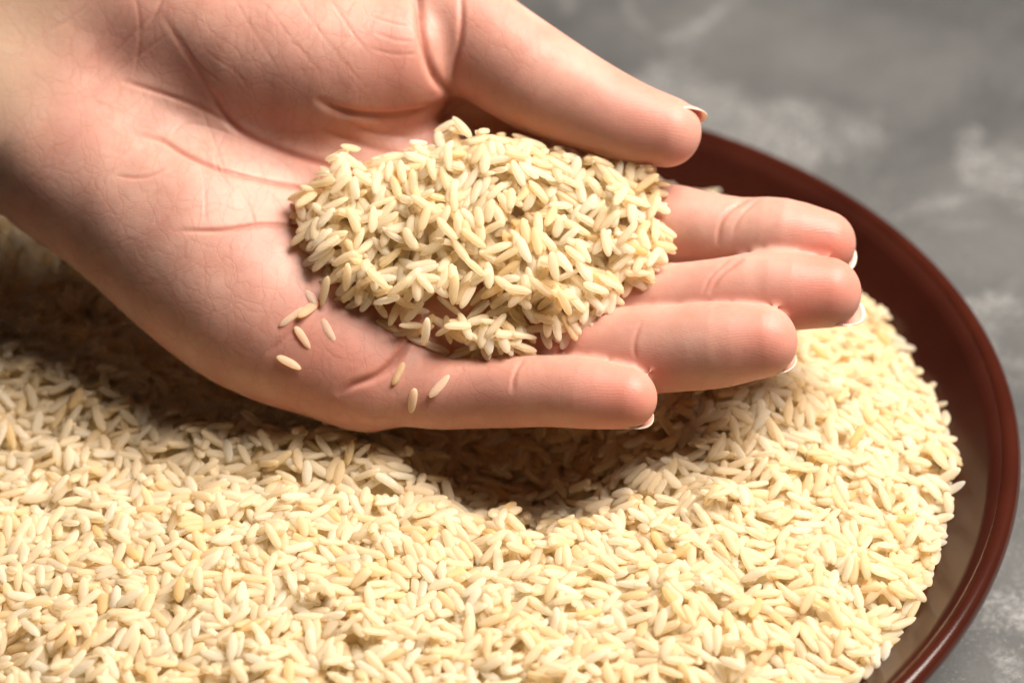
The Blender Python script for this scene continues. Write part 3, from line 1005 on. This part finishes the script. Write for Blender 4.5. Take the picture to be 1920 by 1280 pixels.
# --- which grains show largest: rasterise the visible grains once
ALL = [(g, 'bowl') for g in bowl_pile.out] + [(g, 'palm') for g in palm.out]
rolls = rng.normal(0, 0.22, len(ALL))
loose_global = {len(bowl_pile.out) + i: lab for i, lab in loose_idx}
MATS = [grain_matrix(g, r) for (g, _), r in zip(ALL, rolls)]
SX, SY = 1024, 683
zbuf = np.full(SX * SY, 1e9); ibuf = np.full(SX * SY, -1)
fr = np.random.default_rng(3)
tq = np.linspace(-0.92, 0.92, 13); aq = np.linspace(0, 2 * math.pi, 13)[:-1]
samp = {}
for k, (V, F, dm) in enumerate(PROTO):
    Lh, wh, hh = dm
    samp[k] = np.array([(Lh * t_, wh * f_ * (1 - abs(t_) ** 2.5) ** .62 * math.cos(a), hh * f_ * (1 - abs(t_) ** 2.5) ** .62 * math.sin(a)) for t_ in tq for a in aq for f_ in (1.0,)])
PTS, IDS = [], []
for i, ((g, _), (R_, o_)) in enumerate(zip(ALL, MATS)):
    PTS.append(samp[g[0]] @ R_.T + o_); IDS.append(np.full(len(samp[g[0]]), i))
PTS.append(frame_to_world(Q)); IDS.append(np.full(nv, -2))
PTS, IDS = np.concatenate(PTS), np.concatenate(IDS)
uu, vv, dd = to_uv(PTS)
xi = (uu * SX / 1920 / 2).astype(int); yi_ = (vv * SX / 1920 / 2).astype(int)
okp = (uu >= 0) & (uu < 1920) & (vv >= 0) & (vv < 1280)
lin = (yi_ * SX + xi)[okp]; dd_, id_ = dd[okp], IDS[okp]
order = np.argsort(-dd_)
ibuf[lin[order]] = id_[order]
seen = np.bincount(ibuf[ibuf >= 0], minlength=len(ALL)).astype(float)
seen[len(bowl_pile.out):] *= 1.6
for i in loose_global: seen[i] = 1e6
chosen = set(np.argsort(-seen)[:300].tolist())

proto_mesh = []
for k, (V, F, _) in enumerate(PROTO):
    me = big_mesh('rice_grain', V, F, MAT_RICE)
    a_ = me.attributes.new('tint', 'FLOAT', 'POINT')
    a_.data.foreach_set('value', np.zeros(len(V), np.float32))
    proto_mesh.append(me)
sv, sf, st, off = [], [], [], 0
for i, ((g, where), (R_, o_)) in enumerate(zip(ALL, MATS)):
    V, F, _ = PROTO[g[0]]
    if i in chosen:
        o = bpy.data.objects.new('rice_grain', proto_mesh[g[0]])
        COL.objects.link(o)
        m4 = Matrix.Identity(4)
        for a in range(3):
            for b in range(3): m4[a][b] = R_[a, b]
            m4[a][3] = o_[a] * MM
        o.matrix_world = m4
        if i in loose_global:
            tag(o, loose_global[i], 'rice grain', 'stray rice grains lying on the skin beside the heap')
        elif where == 'palm':
            tag(o, 'cream parboiled rice grain in the heap held on the palm', 'rice grain', 'rice grains heaped in the palm')
        else:
            tag(o, 'cream parboiled rice grain on top of the rice filling the brown bowl', 'rice grain', 'rice grains lying uppermost in the bowl')
    else:
        sv.append(V @ R_.T + o_); sf.append(F + off); st.append(np.full(len(V), (i * 0.6180339) % 1.0)); off += len(V)
def bed_grid(xs, ys, Z, mask, step):
    """solid filling under the loose grains"""
    global off
    Zs = Z[::step, ::step] - 0.7; ms = mask[::step, ::step]
    X, Y = np.meshgrid(xs[::step], ys[::step], indexing='ij')
    idn = np.arange(X.size).reshape(X.shape)
    q = ms[:-1, :-1] & ms[1:, :-1] & ms[1:, 1:] & ms[:-1, 1:]
    a, b, c, d = idn[:-1, :-1][q], idn[1:, :-1][q], idn[1:, 1:][q], idn[:-1, 1:][q]
    Fq = np.concatenate([np.stack([a, b, c], 1), np.stack([a, c, d], 1)])
    used = np.unique(Fq); rm = np.full(X.size, -1); rm[used] = np.arange(len(used))
    V = np.stack([X.ravel(), Y.ravel(), Zs.ravel()], 1)[used]
    sv.append(V); sf.append(rm[Fq] + off); st.append(np.full(len(V), 0.4)); off += len(V)
bed1 = np.maximum(bed0, erode(bowl_pile.H, 2) - 0.55)
bed_grid(bowl_pile.xs, bowl_pile.ys, bed1, (bed0 > base + 0.2) & ((RR < 112) | (T > base + 5)), 3)
core1 = np.maximum(core_top, erode(palm.H, 4) - 0.8)
bed_grid(palm.xs, palm.ys, core1, (ID > 9.0) & (core1 > PS + 1.5) & (PS0 > SOFT - 5.0), 3)
rv, rf = np.concatenate(sv), np.concatenate(sf)
rme = big_mesh('rice', rv, rf, MAT_RICE)
a_ = rme.attributes.new('tint', 'FLOAT', 'POINT')
a_.data.foreach_set('value', np.concatenate(st).astype(np.float32))
ro = bpy.data.objects.new('rice', rme)
COL.objects.link(ro)
tag(ro, 'mass of cream parboiled rice filling the brown bowl', 'rice', kind='stuff')
print('tris', len(rf), 'hand quads', len(hm2.polygons), 'chosen palm', sum(1 for i in chosen if ALL[i][1] == 'palm'))
